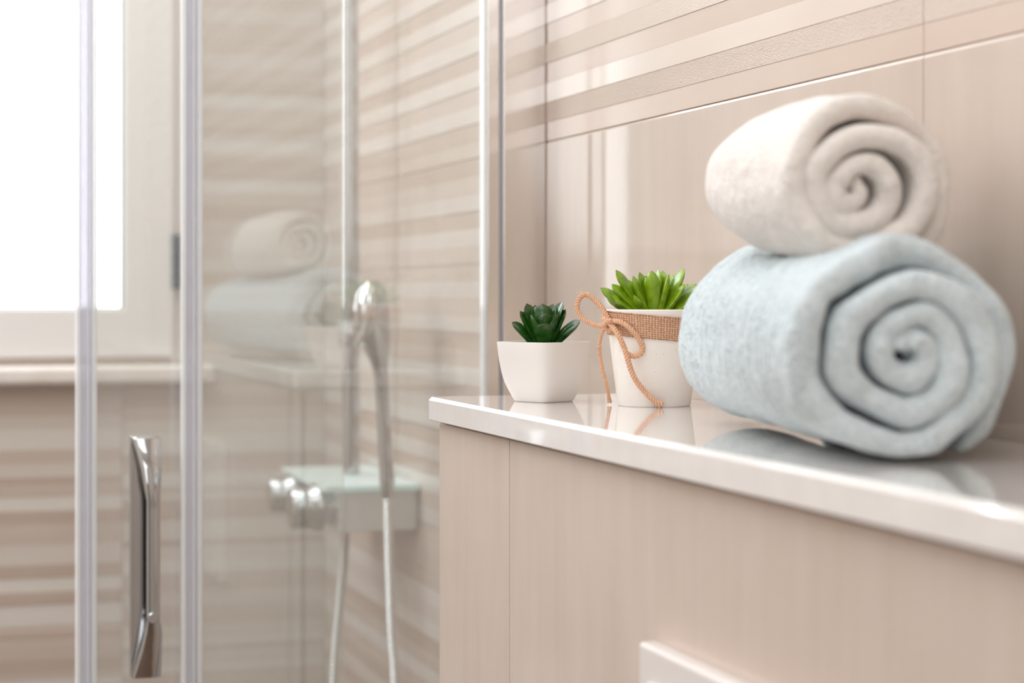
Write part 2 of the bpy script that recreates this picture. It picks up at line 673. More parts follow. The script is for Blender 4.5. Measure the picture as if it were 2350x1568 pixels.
# window: outer frame, sash, frosted pane, hinge, sill
win = bpy.data.objects.new('window_1', None)
COL.objects.link(win)
win.location = (-0.39, YB, WZ0)
struct(win)


def frame(x0, x1, z0, z1, w, y0, y1, bev):
    m = Mesh()
    m.box(x0, x0 + w, y0, y1, z0, z1, bev=bev)
    m.box(x1 - w, x1, y0, y1, z0, z1, bev=bev)
    m.box(x0 + w * 0.9, x1 - w * 0.9, y0 + 0.0003, y1, z0, z0 + w, bev=bev)
    m.box(x0 + w * 0.9, x1 - w * 0.9, y0 + 0.0003, y1, z1 - w, z1, bev=bev)
    return m


keep(frame(WX0 + 0.001, WX1 - 0.001, WZ0 + 0.001, WZ1 - 0.001, 0.022, YB + 0.002, YB + 0.05, 0.002).build('window_frame', M['upvc_beige'], smooth=True), win)
SX0, SX1, SZ0, SZ1 = -0.560, -0.2285, EYE - 0.0925, EYE + 1.03
keep(frame(SX0, SX1, SZ0, SZ1, 0.0705, YB - 0.012, YB + 0.04, 0.003).build('window_sash', M['upvc'], smooth=True), win)
gx0, gx1, gz0, gz1 = -0.489, -0.3005, EYE - 0.0225, EYE + 0.96
keep(frame(gx0 - 0.001, gx1 + 0.001, gz0 - 0.001, gz1 + 0.001, 0.0035, YB - 0.006, YB + 0.02, 0.0005).build('window_gasket', M['gasket']), win)
keep(Mesh().box(gx0, gx1, YB + 0.006, YB + 0.012, gz0 - 0.004, gz1).build('window_pane', M['glow']), win)
hg = Mesh()
hz = EYE + 0.047
for dz in (-0.027, 0.0, 0.027):
    hg.lathe([(0.0, -0.0125), (0.0068, -0.0125), (0.0068, 0.0125), (0.0, 0.0125)], 20, (-0.2240, YB - 0.012, hz + dz))
hg.box(-0.229, -0.219, YB - 0.012, YB + 0.003, hz - 0.039, hz + 0.039, bev=0.001)
keep(hg.build('window_hinge', M['black'], smooth=True), win)
keep(Mesh().box(-0.75, -0.168, YB - 0.035, YB + 0.03, WZ0 - 0.0275, WZ0 + 0.0005, bev=0.0085, seg=5).build('window_sill', M['sill'], smooth=True), win)

# ------------------------------------------------------------------ boxed cistern and its shelf
XF = -0.1966
YE = 1.611
Y0 = -0.9
bx = Mesh()
xb = XF + 0.0085
bx.box(xb + 0.004, -0.0005, Y0, YE - 0.012, 0.001, LEDGE - 0.0192, 0)
cols = [Y0, 0.206, 1.406, YE - 0.008]
for a, b in zip(cols[:-1], cols[1:]):
    rows = [0.002, 0.50, LEDGE - 0.0218]
    for z0, z1 in zip(rows[:-1], rows[1:]):
        bx.box(xb, xb + 0.0075, a + 0.0006, b - (0.0006 if b < 1.5 else 0), z0 + 0.0006, z1, 1, bev=0.0009, seg=2)
for z0, z1 in ((0.002, 0.50), (0.50, LEDGE - 0.0218)):
    bx.box(xb + 0.0005, -0.001, YE - 0.0125, YE - 0.008, z0 + 0.0006, z1, 1, bev=0.0009, seg=2)
o = bx.build('boxed_cistern_wall', None, mats=[M['grout_light'], M['tile_box']])
tag(o, 'low beige tiled box wall under the white shelf, behind the flush plate', 'half wall')

# quartz shelf: outline with a clipped corner, arrised edges
def slab():
    """long slab: chamfered upper arris, one clipped corner"""
    c, a, b = 0.0065, 0.0024, 0.0028
    z0, z1 = LEDGE - 0.0190, LEDGE

    def loop(ins, z):
        return [(XF + ins, Y0, z), (-0.0008, Y0, z), (-0.0008, YE - ins, z), (XF + c + ins * 0.41, YE - ins, z), (XF + ins, YE - c - ins * 0.41, z)]
    m = Mesh()
    m.rings([loop(0.0005, z0), loop(0, z0 + 0.0005), loop(0, z1 - b), loop(0.00012, z1 - b + 0.00025), loop(a - 0.00025, z1 - 0.00012), loop(a, z1)])
    return m.build('quartz_shelf', M['quartz'])


tag(slab(), 'long glossy white stone shelf carrying the towels and potted plants', 'shelf')

# flush plate with its two buttons
fp = empty('flush_plate', (xb, 1.0, EYE - 0.3), 'white rectangular flush plate on the tiled box below the shelf', 'flush plate')
PY0, PY1, PZ1 = 0.845, 1.107, EYE - 0.205
PZ0 = PZ1 - 0.185
keep(Mesh().box(xb - 0.0125, xb + 0.0001, PY0, PY1, PZ0, PZ1, bev=0.0028, seg=4).build('plate', M['plastic_white'], smooth=True), fp)
for a, b in ((PY0 + 0.02, PY0 + 0.145), (PY0 + 0.150, PY1 - 0.02)):
    keep(Mesh().box(xb - 0.0150, xb - 0.0124, a, b, PZ0 + 0.02, PZ1 - 0.02, bev=0.0012, seg=3).build('flush_button', M['plastic_white'], smooth=True), fp)

# ------------------------------------------------------------------ shower enclosure
ZT = 2.05
YP1, YP2 = 1.899, 1.938      # front faces of the two sheets of glass
scr = empty('shower_screen', (-0.2, YP1, 0.0), 'fixed clear glass shower panel held by the polished profile on the wall', 'shower screen')
keep(Mesh().box(-0.352, -0.052, YP1, YP1 + 0.006, 0.05, ZT).build('glass_pane', M['pane']), scr)
mp_ = Mesh()
mp_.box(-0.0445, -0.0003, 1.893, 1.948, 0.0, ZT, bev=0.0012)
mp_.box(-0.0605, -0.0478, 1.8955, 1.9115, 0.0, ZT, bev=0.0015)
mp_.box(-0.050, -0.043, 1.9005, 1.945, 0.0, ZT)
keep(mp_.build('wall_profile', M['profile'], smooth=True), scr)
keep(Mesh().box(-0.0478, -0.0447, 1.8985, 1.9004, 0.0, ZT).build('profile_groove', M['profile_gap']), scr)
keep(Mesh().box(-0.0645, -0.0607, 1.8965, 1.9075, 0.05, ZT, bev=0.0008).build('glass_gasket', M['seal_light'], smooth=True), scr)


def seal(x0, x1, yc, side):
    """extruded clear plastic edge strip: two ribs and a web"""
    m = Mesh()
    w = x1 - x0
    m.box(x0 + 0.0035, x1 - 0.0035, yc - 0.0062, yc - 0.0034, 0.05, ZT, 0, bev=0.0008)
    m.box(x0 + 0.0035, x1 - 0.0035, yc + 0.0034, yc + 0.0062, 0.05, ZT, 0, bev=0.0008)
    for a, b in ((x0, x0 + 0.0042), (x1 - 0.0048, x1)):
        m.box(a, b, yc - 0.0075, yc + 0.0075, 0.05, ZT, 1, bev=0.0016, seg=3)
    m.box(x0 + w * 0.52, x0 + w * 0.6, yc - 0.0075, yc - 0.0060, 0.05, ZT, 1, bev=0.0004)
    return m


keep(seal(-0.3600, -0.3405, YP1 + 0.003, 1).build('edge_seal', None, smooth=True, mats=[M['seal'], M['seal_light']]), scr)
keep(Mesh().box(-0.36, -0.05, YP1 - 0.006, YP1 + 0.014, 0.02, 0.05).build('bottom_rail', M['profile']), scr)
keep(Mesh().box(-1.10, -0.0005, YP1 - 0.006, YP2 + 0.012, ZT, ZT + 0.035).build('top_rail', M['profile']), scr)

door = empty('shower_door', (-0.32, YP2, 0.0), 'sliding clear glass shower door with a tall chrome handle, slid open', 'shower door')
keep(Mesh().box(-0.442, -0.195, YP2, YP2 + 0.006, 0.06, ZT - 0.003).build('glass_pane', M['pane']), door)
keep(seal(-0.4545, -0.4350, YP2 + 0.003, -1).build('edge_seal', None, smooth=True, mats=[M['seal'], M['seal_light']]), door)

# handle: back plate on the glass, and a grip whose ends flare to the plate's width
HX = -0.3905
HZ1, HZ0 = EYE - 0.1360, EYE - 0.3650
hd = Mesh()
hd.box(HX - 0.0138, HX + 0.0138, YP2 - 0.0075, YP2 - 0.0001, HZ0, HZ1, bev=0.0014, seg=3)
hnd = keep(hd.build('handle', M['chrome'], smooth=True), door)


def grip():
    m = Mesh()
    prof = [  # t, centre x, half width, y of the front face, y of the back face
        (0.000, 0.0000, 0.0136, -0.0210, -0.0076), (0.006, 0.0000, 0.0137, -0.0250, -0.0076),
        (0.06, 0.0016, 0.0118, -0.0305, -0.0076), (0.13, 0.0034, 0.0100, -0.0345, -0.0110), (0.20, 0.0040, 0.0080, -0.0370, -0.0210),
        (0.26, 0.0047, 0.0064, -0.0375, -0.0270), (0.275, 0.0047, 0.0064, -0.0370, -0.0275), (0.30, 0.0047, 0.0064, -0.0370, -0.0275),
        (0.50, 0.0047, 0.0064, -0.0370, -0.0275), (0.72, 0.0047, 0.0064, -0.0370, -0.0275), (0.75, 0.0047, 0.0064, -0.0370, -0.0270),
        (0.80, 0.0050, 0.0085, -0.0360, -0.0215), (0.88, 0.0032, 0.0105, -0.0330, -0.0110), (0.94, 0.0016, 0.0122, -0.0290, -0.0076),
        (0.994, 0.0000, 0.0137, -0.0240, -0.0076), (1.0, 0.0000, 0.0135, -0.0200, -0.0076)]
    rr = []
    for t, cx, hw, yf, yb in prof:
        z = HZ1 + (HZ0 - HZ1) * t
        yc, hy = (yf + yb) / 2, abs(yf - yb) / 2
        ring = []
        for k in range(28):
            a = 2 * PI * k / 28
            ca, sa = math.cos(a), math.sin(a)
            e = 0.45
            ring.append((HX + cx + math.copysign(abs(ca) ** e, ca) * hw, YP2 + yc + math.copysign(abs(sa) ** e, sa) * hy, z))
        rr.append(ring)
    return m.rings(rr)


keep(grip().build('grip', M['chrome'], smooth=True), hnd)
hk = Mesh()  # made-up chrome stud standing for the round highlight on the grip
hk.lathe([(0.0, -0.012), (0.0045, -0.012), (0.0055, -0.010), (0.0055, 0.0), (0.0, 0.0)], 20, (HX + 0.0035, YP2 - 0.0300, HZ0 + 0.060), 'y')
keep(hk.build('grip_highlight_stud', M['chrome'], smooth=True), hnd)

# ------------------------------------------------------------------ shower fittings
SY0, SY1 = 2.385, 2.672
SZ = EYE - 0.2337
mix = empty('shower_mixer', (-0.06, (SY0 + SY1) / 2, SZ - 0.05), 'chrome shower mixer with glass shelf and two knobs on the shower wall', 'shower mixer')
keep(Mesh().box(-0.120, -0.002, SY0, SY1, SZ - 0.008, SZ, bev=0.0022, seg=3).build('glass_shelf', M['shelf_glass'], smooth=True), mix)
mbod = Mesh()
mbod.box(-0.100, -0.001, SY0 + 0.012, SY1 - 0.010, SZ - 0.058, SZ - 0.0085, bev=0.002, seg=3)
mbod.box(-0.1012, -0.094, SY0 + 0.0105, SY0 + 0.018, SZ - 0.0585, SZ - 0.0085, bev=0.002)
keep(mbod.build('mixer_body', M['mixer_body'], smooth=True), mix)
for yk, rk, ln in ((SY0 + 0.062, 0.0305, 0.052), (SY1 - 0.062, 0.0275, 0.048)):
    kb = Mesh()
    x = -0.100
    kb.lathe([(0, 0.001), (rk * 0.78, 0.001), (rk * 0.78, -0.010), (rk, -0.0125), (rk, -0.022), (rk * 0.90, -0.026),
              (rk * 0.86, -0.034), (rk * 0.86, -ln + 0.003), (rk * 0.78, -ln), (0, -ln)], 40, (x, yk, SZ - 0.031), 'x')
    keep(kb.build('control_knob', M['chrome'], smooth=True), mix)
riser = Mesh()
PXR = W(797, 900, 2.58)
px_, py_ = -0.058, 2.53
riser.tube([(px_ + 0.002, py_, SZ + 0.001), (px_ + 0.0012, py_, 1.3), (px_ - 0.001, py_, 2.12), (px_ - 0.004, py_ - 0.02, 2.17),
            (px_ - 0.03, py_ - 0.03, 2.20), (px_ - 0.28, py_ - 0.04, 2.21)], 0.0108, 24)
keep(riser.build('riser_pipe', M['chrome'], smooth=True), mix)
brk = Mesh()
brk.tube([(-0.001, py_, 1.95), (px_, py_, 1.95)], 0.009, 16)
brk.lathe([(0, 0), (0.022, 0), (0.022, -0.006), (0.012, -0.012), (0, -0.012)], 24, (-0.001, py_, 1.95), 'x')
keep(brk.build('wall_bracket', M['chrome'], smooth=True), mix)
rh = Mesh()
rh.lathe([(0, 0.012), (0.03, 0.010), (0.115, 0.004), (0.12, 0), (0.118, -0.004), (0, -0.004)], 48, (px_ - 0.28, py_ - 0.04, 2.17))
rh.tube([(px_ - 0.28, py_ - 0.04, 2.215), (px_ - 0.28, py_ - 0.04, 2.18)], 0.012, 16)
keep(rh.build('rain_head', M['chrome'], smooth=True), mix)
sl = Mesh()
hp = W(858, 735, 2.40)
sl.tube([(px_, py_, hp.z - 0.02), (px_ - 0.002, py_ - 0.05, hp.z - 0.02), (hp.x, hp.y + 0.013, hp.z - 0.02)], 0.008, 16)
sl.lathe([(0, -0.016), (0.013, -0.016), (0.0145, -0.010), (0.0145, 0.010), (0.013, 0.016), (0, 0.016)], 24, (px_, py_, hp.z - 0.02))
keep(sl.build('handset_holder', M['chrome'], smooth=True), mix)

# hand shower: a round head seen almost edge on, tapering into its handle
hs = empty('hand_shower', W(882, 1090, 2.36), 'chrome hand shower hanging upright beside the riser pipe', 'hand shower')
DD = 2.37
spine = [((853, 645), 0.0085, 0.010), ((853, 652), 0.0135, 0.020), ((852, 675), 0.0195, 0.034), ((853, 705), 0.0222, 0.042), ((856, 740), 0.0222, 0.043),
         ((861, 775), 0.0195, 0.036), ((866, 805), 0.0155, 0.026), ((871, 832), 0.0105, 0.0150), ((875, 870), 0.0080, 0.0095),
         ((880, 950), 0.0078, 0.0085), ((884, 1040), 0.0080, 0.0085), ((887, 1092), 0.0082, 0.0085)]
rr = []
for (p, hw, hd_) in spine:
    c = W(p[0], p[1], DD)
    rr.append([c + RT * math.cos(2 * PI * k / 32) * hw + FW * math.sin(2 * PI * k / 32) * hd_ for k in range(32)])
keep(Mesh().rings(rr).build('handset_body', M['chrome'], smooth=True), hs)
# spray face: disc on the side away from the wall
fc = Mesh()
c = W(838, 720, DD - 0.012)
nrm = (-RT * 0.92 - FW * 0.25 + UP * 0.12).normalized()
uu = nrm.cross(UP).normalized()
vv = nrm.cross(uu)
ringsf = []
for r_, h_ in ((0.036, -0.004), (0.040, 0.0), (0.040, 0.004), (0.037, 0.006), (0.0, 0.006)):
    ringsf.append([c + (uu * math.cos(2 * PI * k / 36) + vv * math.sin(2 * PI * k / 36)) * max(r_, 0.0001) + nrm * h_ for k in range(36)])
keep(fc.rings(ringsf).build('spray_face', M['chrome_soft'], smooth=True), hs)
nt = Mesh()
nt.tube([W(887, 1090, DD), W(888, 1100, DD), W(889, 1128, DD), W(890, 1146, DD)], [0.0088, 0.0092, 0.0075, 0.0055], 20)
keep(nt.build('hose_nut', M['chrome'], smooth=True), hs)

path = catmull([W(890, 1146, DD), W(891, 1200, DD), W(893, 1300, DD), W(898, 1450, DD), W(907, 1600, DD), W(905, 1900, DD + 0.02),
                W(870, 2050, DD + 0.06), W(800, 2020, DD + 0.10), W(762, 1800, DD + 0.14), W(765, 1560, DD + 0.15), W(778, 1400, DD + 0.155),
                W(787, 1300, DD + 0.16), W(792, 1225, DD + 0.17)], 40)
pp, rd = [], []
acc = 0
dense = []
for a, b in zip(path[:-1], path[1:]):
    for k in range(4):
        dense.append(a.lerp(b, k / 4))
for i, p in enumerate(dense):
    pp.append(p)
    if i:
        acc += (p - dense[i - 1]).length
    rd.append(0.0056 + 0.0009 * math.sin(2 * PI * acc / 0.0056))
o = Mesh().tube(pp, rd, 10).build('shower_hose', M['chrome_soft'], smooth=True)
tag(o, 'ribbed metal hose looping from the hand shower back to the mixer', 'hose')


# ------------------------------------------------------------------ towels
def towel(name, near, far, Rad, pitch, turns, phi_end, mat, flat, shift, seed, inner=0.004, ctr=(0, 0), lump=0.0016,
          flap=None, squash=(1, 1), ribs=0.0, endtaper=0.0, NS=64, step=(0.08, 0.5), warp=0.003, press=None, fill=0.95):
    """thick folded cloth rolled up. phi grows inwards; seen from the near end it runs counter-clockwise"""
    near, far = Vector(near), Vector(far)
    ax = (far - near)
    L = ax.length
    ax.normalize()
    u = ax.cross(UP).normalized()          # to the right seen from the near end
    v = u.cross(ax).normalized()
    nth = int(72 * turns)
    tau = pitch * fill
    prof = []                               # closed profile around the cloth: (across, along, puff)
    nl = NS
    e = 10
    for k in range(nl + 1):
        prof.append((tau / 2, tau / 2 + (L - tau) * k / nl))
    for k in range(1, e):
        a = PI / 2 - PI * k / e
        prof.append((tau / 2 * math.sin(a), L - tau / 2 + tau / 2 * math.cos(a)))
    for k in range(nl, -1, -1):
        prof.append((-tau / 2, tau / 2 + (L - tau) * k / nl))
    for k in range(1, e):
        a = -PI / 2 - PI * k / e
        prof.append((tau / 2 * math.sin(a), tau / 2 + tau / 2 * math.cos(a)))
    rings = []
    for i in range(nth + 1):
        t = i / nth
        ph = phi_end + 2 * PI * turns * t
        tt = turns * t
        fr_ = tt - math.floor(tt)
        sm = min(1, max(0, (fr_ - step[0]) / (step[1] - step[0])))
        r = Rad + pitch - tau / 2 - pitch * (math.floor(tt) + sm * sm * (3 - 2 * sm))
        if t > 0.75:
            r = r * (1 - t) / 0.25 + (Rad + pitch - tau / 2 - pitch * tt) * (t - 0.75) / 0.25
        r = max(r, inner)
        # ends of the cloth get thinner
        th = min(1.0, 0.35 + min(t, 1 - t) * nth / 5)
        back = 0.0
        extra = 0.0
        if flap:
            fa, fb, fo, fr = flap                    # until t=fa fully set back, gone at t=fb
            s = 1 - min(1, max(0, (t - fa) / (fb - fa)))
            s = s * s * (3 - 2 * s)
            back = fo * s
            extra = fr * s
        wob = 0.0022 * noise.noise(Vector((ph * 0.9, seed, 1.3)))
        ring = []
        for (c_, l_) in prof:
            f = l_ / L
            ll = l_ + back * (1 - f) + shift * 1.0 * noise.noise(Vector((ph * 0.8, seed + 4, 0))) * (1 - f)
            rr_ = r + c_ * th + wob + extra
            k = 1 - endtaper * max(0, (f - 0.45) / 0.55) ** 2
            # puffed rim at both ends of the roll
            nz = noise.noise(Vector((math.cos(ph) * r * 30, math.sin(ph) * r * 30, ll * 22 + seed)))
            nz2 = noise.noise(Vector((math.cos(ph) * r * 85, math.sin(ph) * r * 85, ll * 60 + seed * 3)))
            rr_ += nz * lump + nz2 * lump * 0.45
            ll += noise.noise(Vector((math.cos(ph) * r * 60 + 9, math.sin(ph) * r * 60, seed + (5 if f > .5 else 0)))) * lump * 1.6
            if ribs and c_ > 0:
                rr_ -= ribs * 1.6 * (0.5 + 0.5 * math.cos(2 * PI * ll / 0.0140 + 5.5 * noise.noise(Vector((ph * 1.1, ll * 26, seed))))) ** 5 * min(1, f * 6)
            x = (math.cos(ph) * rr_ * squash[0] + ctr[0] * max(0, 1 - r / Rad * 1.2)) * k
            y = (math.sin(ph) * rr_ * squash[1] + ctr[1] * max(0, 1 - r / Rad * 1.2)) * k
            wp = Vector((x * 26, y * 26, seed * 2.7 + ll * 4))
            x += noise.noise(wp) * warp
            y += noise.noise(wp + Vector((31, 17, 5))) * warp
            p = near + ax * ll + u * x + v * y
            ring.append(p)
        rings.append(ring)
    m = Mesh().rings(rings, True)
    # settle onto what carries it
    if flat is not None:
        vs2 = []
        for p in m.v:
            z = p[2]
            fl = flat(p[0], p[1])
            if z < fl + 0.006:
                dd = fl + 0.006 - z
                z = fl + 0.006 * math.exp(-dd / 0.006)
            vs2.append((p[0], p[1], z))
        m.v = vs2
    if press:
        pa, pdir, pl, pr = press                # another roll lying on this one
        vs2 = []
        for p in m.v:
            q_ = Vector(p) - pa
            s_ = q_.dot(pdir)
            ra = q_ - pdir * s_
            if -0.004 < s_ < pl + 0.01 and ra.length < pr and ra.length > 1e-5:
                w_ = min(1, (s_ + 0.004) / 0.012)
                q2 = pa + pdir * s_ + ra.normalized() * pr
                q2 = Vector(p).lerp(q2, w_)
                p = (q2.x, q2.y, q2.z)
            vs2.append(p)
        m.v = vs2
    o = m.build(name, mat)
    for p in o.data.polygons:
        p.use_smooth = True
    return o


# blue roll, with the cream one resting in the dent on its top
bn = W(2062, 860, 1.005)
bn.z = LEDGE + 0.0556
bf = Vector((-0.068, 1.232, LEDGE + 0.0570))
cn = W(1984, 418, 1.078)
cf = W(1748, 416, 1.262)
cdir = (cf - cn).normalized()
blue = towel('rolled_towel', bn, bf, 0.0556, 0.0172, 3.62, math.radians(-52), M['blue_terry'],
             lambda x, y: LEDGE + 0.0008, 0.004, 3.1, ribs=0.0021, lump=0.0022, ctr=(0.006, 0.0),
             flap=(0.08, 0.17, 0.030, 0.001), NS=180, step=(0.0, 0.58), warp=0.0045, press=(cn, cdir, (cf - cn).length, 0.0455), fill=0.90)
tag(blue, 'large pale blue rolled towel lying on the shelf below the cream one', 'towel')
cream = towel('rolled_towel', cn, cf, 0.0452, 0.0152, 3.35, math.radians(-62), M['cream_terry'],
              None, 0.003, 8.7, lump=0.0015, ctr=(-0.008, -0.005), flap=(0.05, 0.24, 0.020, 0.0), step=(0.05, 0.55), warp=0.003, endtaper=0.2, NS=70)
tag(cream, 'small cream white rolled towel resting on top of the blue one', 'towel')


# ------------------------------------------------------------------ plants
def leaf_mesh(name, L, w, th, tipw, mat, curl=0.12, cup=0.3, blunt=0.5):
    """a fleshy leaf along +z from the origin, broad across x, its face towards -y"""
    m = Mesh()
    n = 14
    rr = []
    for i in range(n + 1):
        t = i / n
        # narrow foot, widest at 60 %, closing to the tip
        sh = (0.42 + 0.58 * math.sin(min(t / 0.62, 1) * PI / 2)) if t < 0.62 else (1 - ((t - 0.62) / 0.38) ** (2.0 + blunt * 2)) ** 0.62
        sh = max(sh, 0.03)
        thk = th * (0.9 - 0.35 * t) * (1 if t < 0.8 else max(0.08, 1 - ((t - 0.8) / 0.2) ** 2))
        z = L * t
        yb = -curl * L * t * t * (1 - 0.55 * t) * 1.0
        ring = []
        for k in range(16):
            a = 2 * PI * k / 16
            x = math.cos(a) * w / 2 * sh
            y = math.sin(a) * thk * (0.5 if math.sin(a) > 0 else 1.0)
            y += -cup * (x * x) / (w / 2) * -1.0
            ring.append((x, yb * -1 * -1 + y, z))
        rr.append(ring)
    m.rings(rr)
    o = m.build(name, mat, smooth=True)
    return o


def place_leaf(src, root, base, tip, L0, roll=0.0, first=False, wsc=1.0):
    """stand a leaf on its base so that it reaches to the tip; its outer face looks outwards and down"""
    o = src if first else src.copy()
    if not first:
        COL.objects.link(o)
    o.parent = root
    d = Vector(tip) - Vector(base)
    L = d.length
    z = d.normalized()
    out = Vector((z.x, z.y, 0))
    if out.length < 0.05:
        out = -FW.copy()
    # outer face (-y of the leaf) points outwards and down
    side = UP.cross(out.normalized())
    if abs(z.dot(side)) > 0.95:
        side = RT
    side = (side - z * side.dot(z)).normalized()
    x = side
    y = z.cross(x).normalized()
    mat3 = Matrix((x, y, z)).transposed().to_4x4()
    mat3 = mat3 @ Matrix.Rotation(roll, 4, 'Z')
    sc = L / L0
    o.matrix_local = Matrix.Translation(Vector(base)) @ mat3 @ Matrix.Diagonal(((0.5 + 0.5 * sc) * wsc, 0.5 + 0.5 * sc, sc, 1))
    return o


PXM = 1.0  # px -> metres handled per plant


def local(root, dx, dy, dz, pm):
    """plant-side offsets: right of view px, up px, towards viewer px"""
    return RT * dx * pm + UP * dy * pm - FW * dz * pm


# small white pot, square with soft corners
dS = 1.588
sb = W(1248, 674, dS)
small = empty('potted_succulent', (sb.x, sb.y, LEDGE), 'dark green succulent in a small square white ceramic pot at shelf end', 'potted plant', 'potted succulents on the shelf')
pm = dS / FPX


def sq_ring(h, half, z, e=0.29):
    out = []
    for k in range(64):
        a = 2 * PI * k / 64
        ca, sa = math.cos(a), math.sin(a)
        x = math.copysign(abs(ca) ** e, ca)
        y = math.copysign(abs(sa) ** e, sa)
        p = Vector((x * half, y * half, 0))
        ang = PI / 4 - TH + h
        out.append((p.x * math.cos(ang) - p.y * math.sin(ang), p.x * math.sin(ang) + p.y * math.cos(ang), z))
    return out


kk = 0.775   # the silhouette of a rounded square on its corner, per half side
pr = [(64, 0.0), (66.5, 0.8), (70, 5), (77, 18), (85, 33), (92, 48), (98, 68), (102.5, 90), (106, 112), (108.6, 138), (108.3, 140), (105, 140.4),
      (103, 139.6), (101.5, 134), (97, 118), (95, 116), (60, 115.5), (20, 115.5)]
HS = 0.0475 / 140.4
ring_list = [sq_ring(0.03, w_ * pm * kk * 1.0, z_ * HS) for w_, z_ in pr]
pot = Mesh().rings(ring_list).build('pot', M['ceramic'], small, smooth=True)
rimz = 0.0475
so = Mesh()
so.rings([sq_ring(0.03, 0.0245, 0.0392), sq_ring(0.03, 0.0240, 0.0410), sq_ring(0.03, 0.012, 0.0425)])
so.build('soil', M['soil'], small, smooth=True)

L0 = 0.030
ls = leaf_mesh('leaf', L0, 0.0125, 0.0034, 0.3, M['leaf_dark'], curl=-0.10, cup=0.35, blunt=0.7)
# (tip right, tip up, tip towards viewer, base scale, roll) in photo px about the rosette's foot
tips = [(-76, 42, 8, 1.0), (-58, 68, -4, .75), (-46, 80, -14, .75), (-42, 86, -22, .7), (-34, 60, 20, 1.05), (-4, 87, 0, 1.25), (8, 64, 22, 1.2), (2, 40, 46, 1.25),
        (86, 46, 4, 1.0), (82, 38, 16, .8), (54, 72, 2, .8), (46, 90, -6, .9), (36, 64, 26, 1.1), (24, 85, -20, .9), (-22, 82, -24, .9),
        (36, 58, -42, 1), (-30, 58, -44, 1), (2, 72, -38, 1), (0, 42, -54, 1.0)]
base_up = (rimz - 0.007) / pm
for i, (tx, ty, tz, wsc) in enumerate(tips):
    fx = 0.12
    base = local(small, tx * fx, 0, tz * fx, pm) + UP * (rimz - 0.006)
    tip = local(small, tx, ty, tz, pm) + UP * rimz
    rl = 0.5 * max(-1, min(1, tx / 45)) * (1 if tz > -25 else 0)
    place_leaf(ls, small, base, tip, L0, rl, first=(i == 0), wsc=wsc)

# cement pot with burlap band and twine bow
dB = 1.530
bb = W(1501, 674, dB)
big = empty('potted_succulent', (bb.x, bb.y, LEDGE), 'lime green succulent in a pale cement pot tied with burlap and twine', 'potted plant', 'potted succulents on the shelf')
pb = dB / FPX
HB = 0.0735
rbase, rtop = 84 * pb, 110.5 * pb
cm = Mesh()
cm.lathe([(0, 0), (rbase - 0.0012, 0), (rbase, 0.0012), (rtop, HB - 0.0008), (rtop - 0.0008, HB), (rtop - 0.0036, HB), (rtop - 0.0044, HB - 0.0008),
          (rtop - 0.0060, HB - 0.012), (0, HB - 0.012)], 72)
cm.build('pot', M['cement'], big, smooth=True)
so = Mesh().lathe([(0, HB - 0.0119), (rtop - 0.0068, HB - 0.0119), (rtop - 0.0072, HB - 0.0100), (0.01, HB - 0.0085), (0, HB - 0.0083)], 40)
so.build('soil', M['soil'], big, smooth=True)


def rad_at(z):
    return rbase + (rtop - rbase) * z / HB


# band: a ring of cloth, tilted, frayed a little at the edges
nseg, nv = 160, 10
vsb, fsb, uvb = [], [], []
for i in range(nseg):
    a = 2 * PI * i / nseg
    e = RT * math.cos(a) + FW * math.sin(a)
    lat = math.cos(a)
    for layer in (0, 1):
        for j in range(nv + 1):
            t = j / nv
            zc = HB - 0.0135 - lat * 0.0034
            ed = 0.00035 * noise.noise(Vector((i * 0.9, j * 3.1, 2)))
            z = zc + (t - 0.5) * 0.0178 + (ed if j in (0, nv) else 0)
            z = min(z, HB - 0.0008)
            r = rad_at(z) + (0.0003 if layer else 0.00155) + 0.0003 * noise.noise(Vector((a * 6, t * 4, 5))) * (0 if layer else 1)
            p = e * r
            vsb.append((p.x, p.y, z))
            uvb.append((i / nseg, t))
st = 2 * (nv + 1)
for i in range(nseg):
    i2 = (i + 1) % nseg
    for j in range(nv):
        fsb.append((i * st + j, i2 * st + j, i2 * st + j + 1, i * st + j + 1))
        q0 = nv + 1
        fsb.append((i * st + q0 + j, i * st + q0 + j + 1, i2 * st + q0 + j + 1, i2 * st + q0 + j))
    for j in (0, nv):
        fsb.append((i * st + j, i * st + q0 + j, i2 * st + q0 + j, i2 * st + j))
obj('burlap_band', vsb, fsb, M['burlap'], big, smooth=True, uv=uvb)


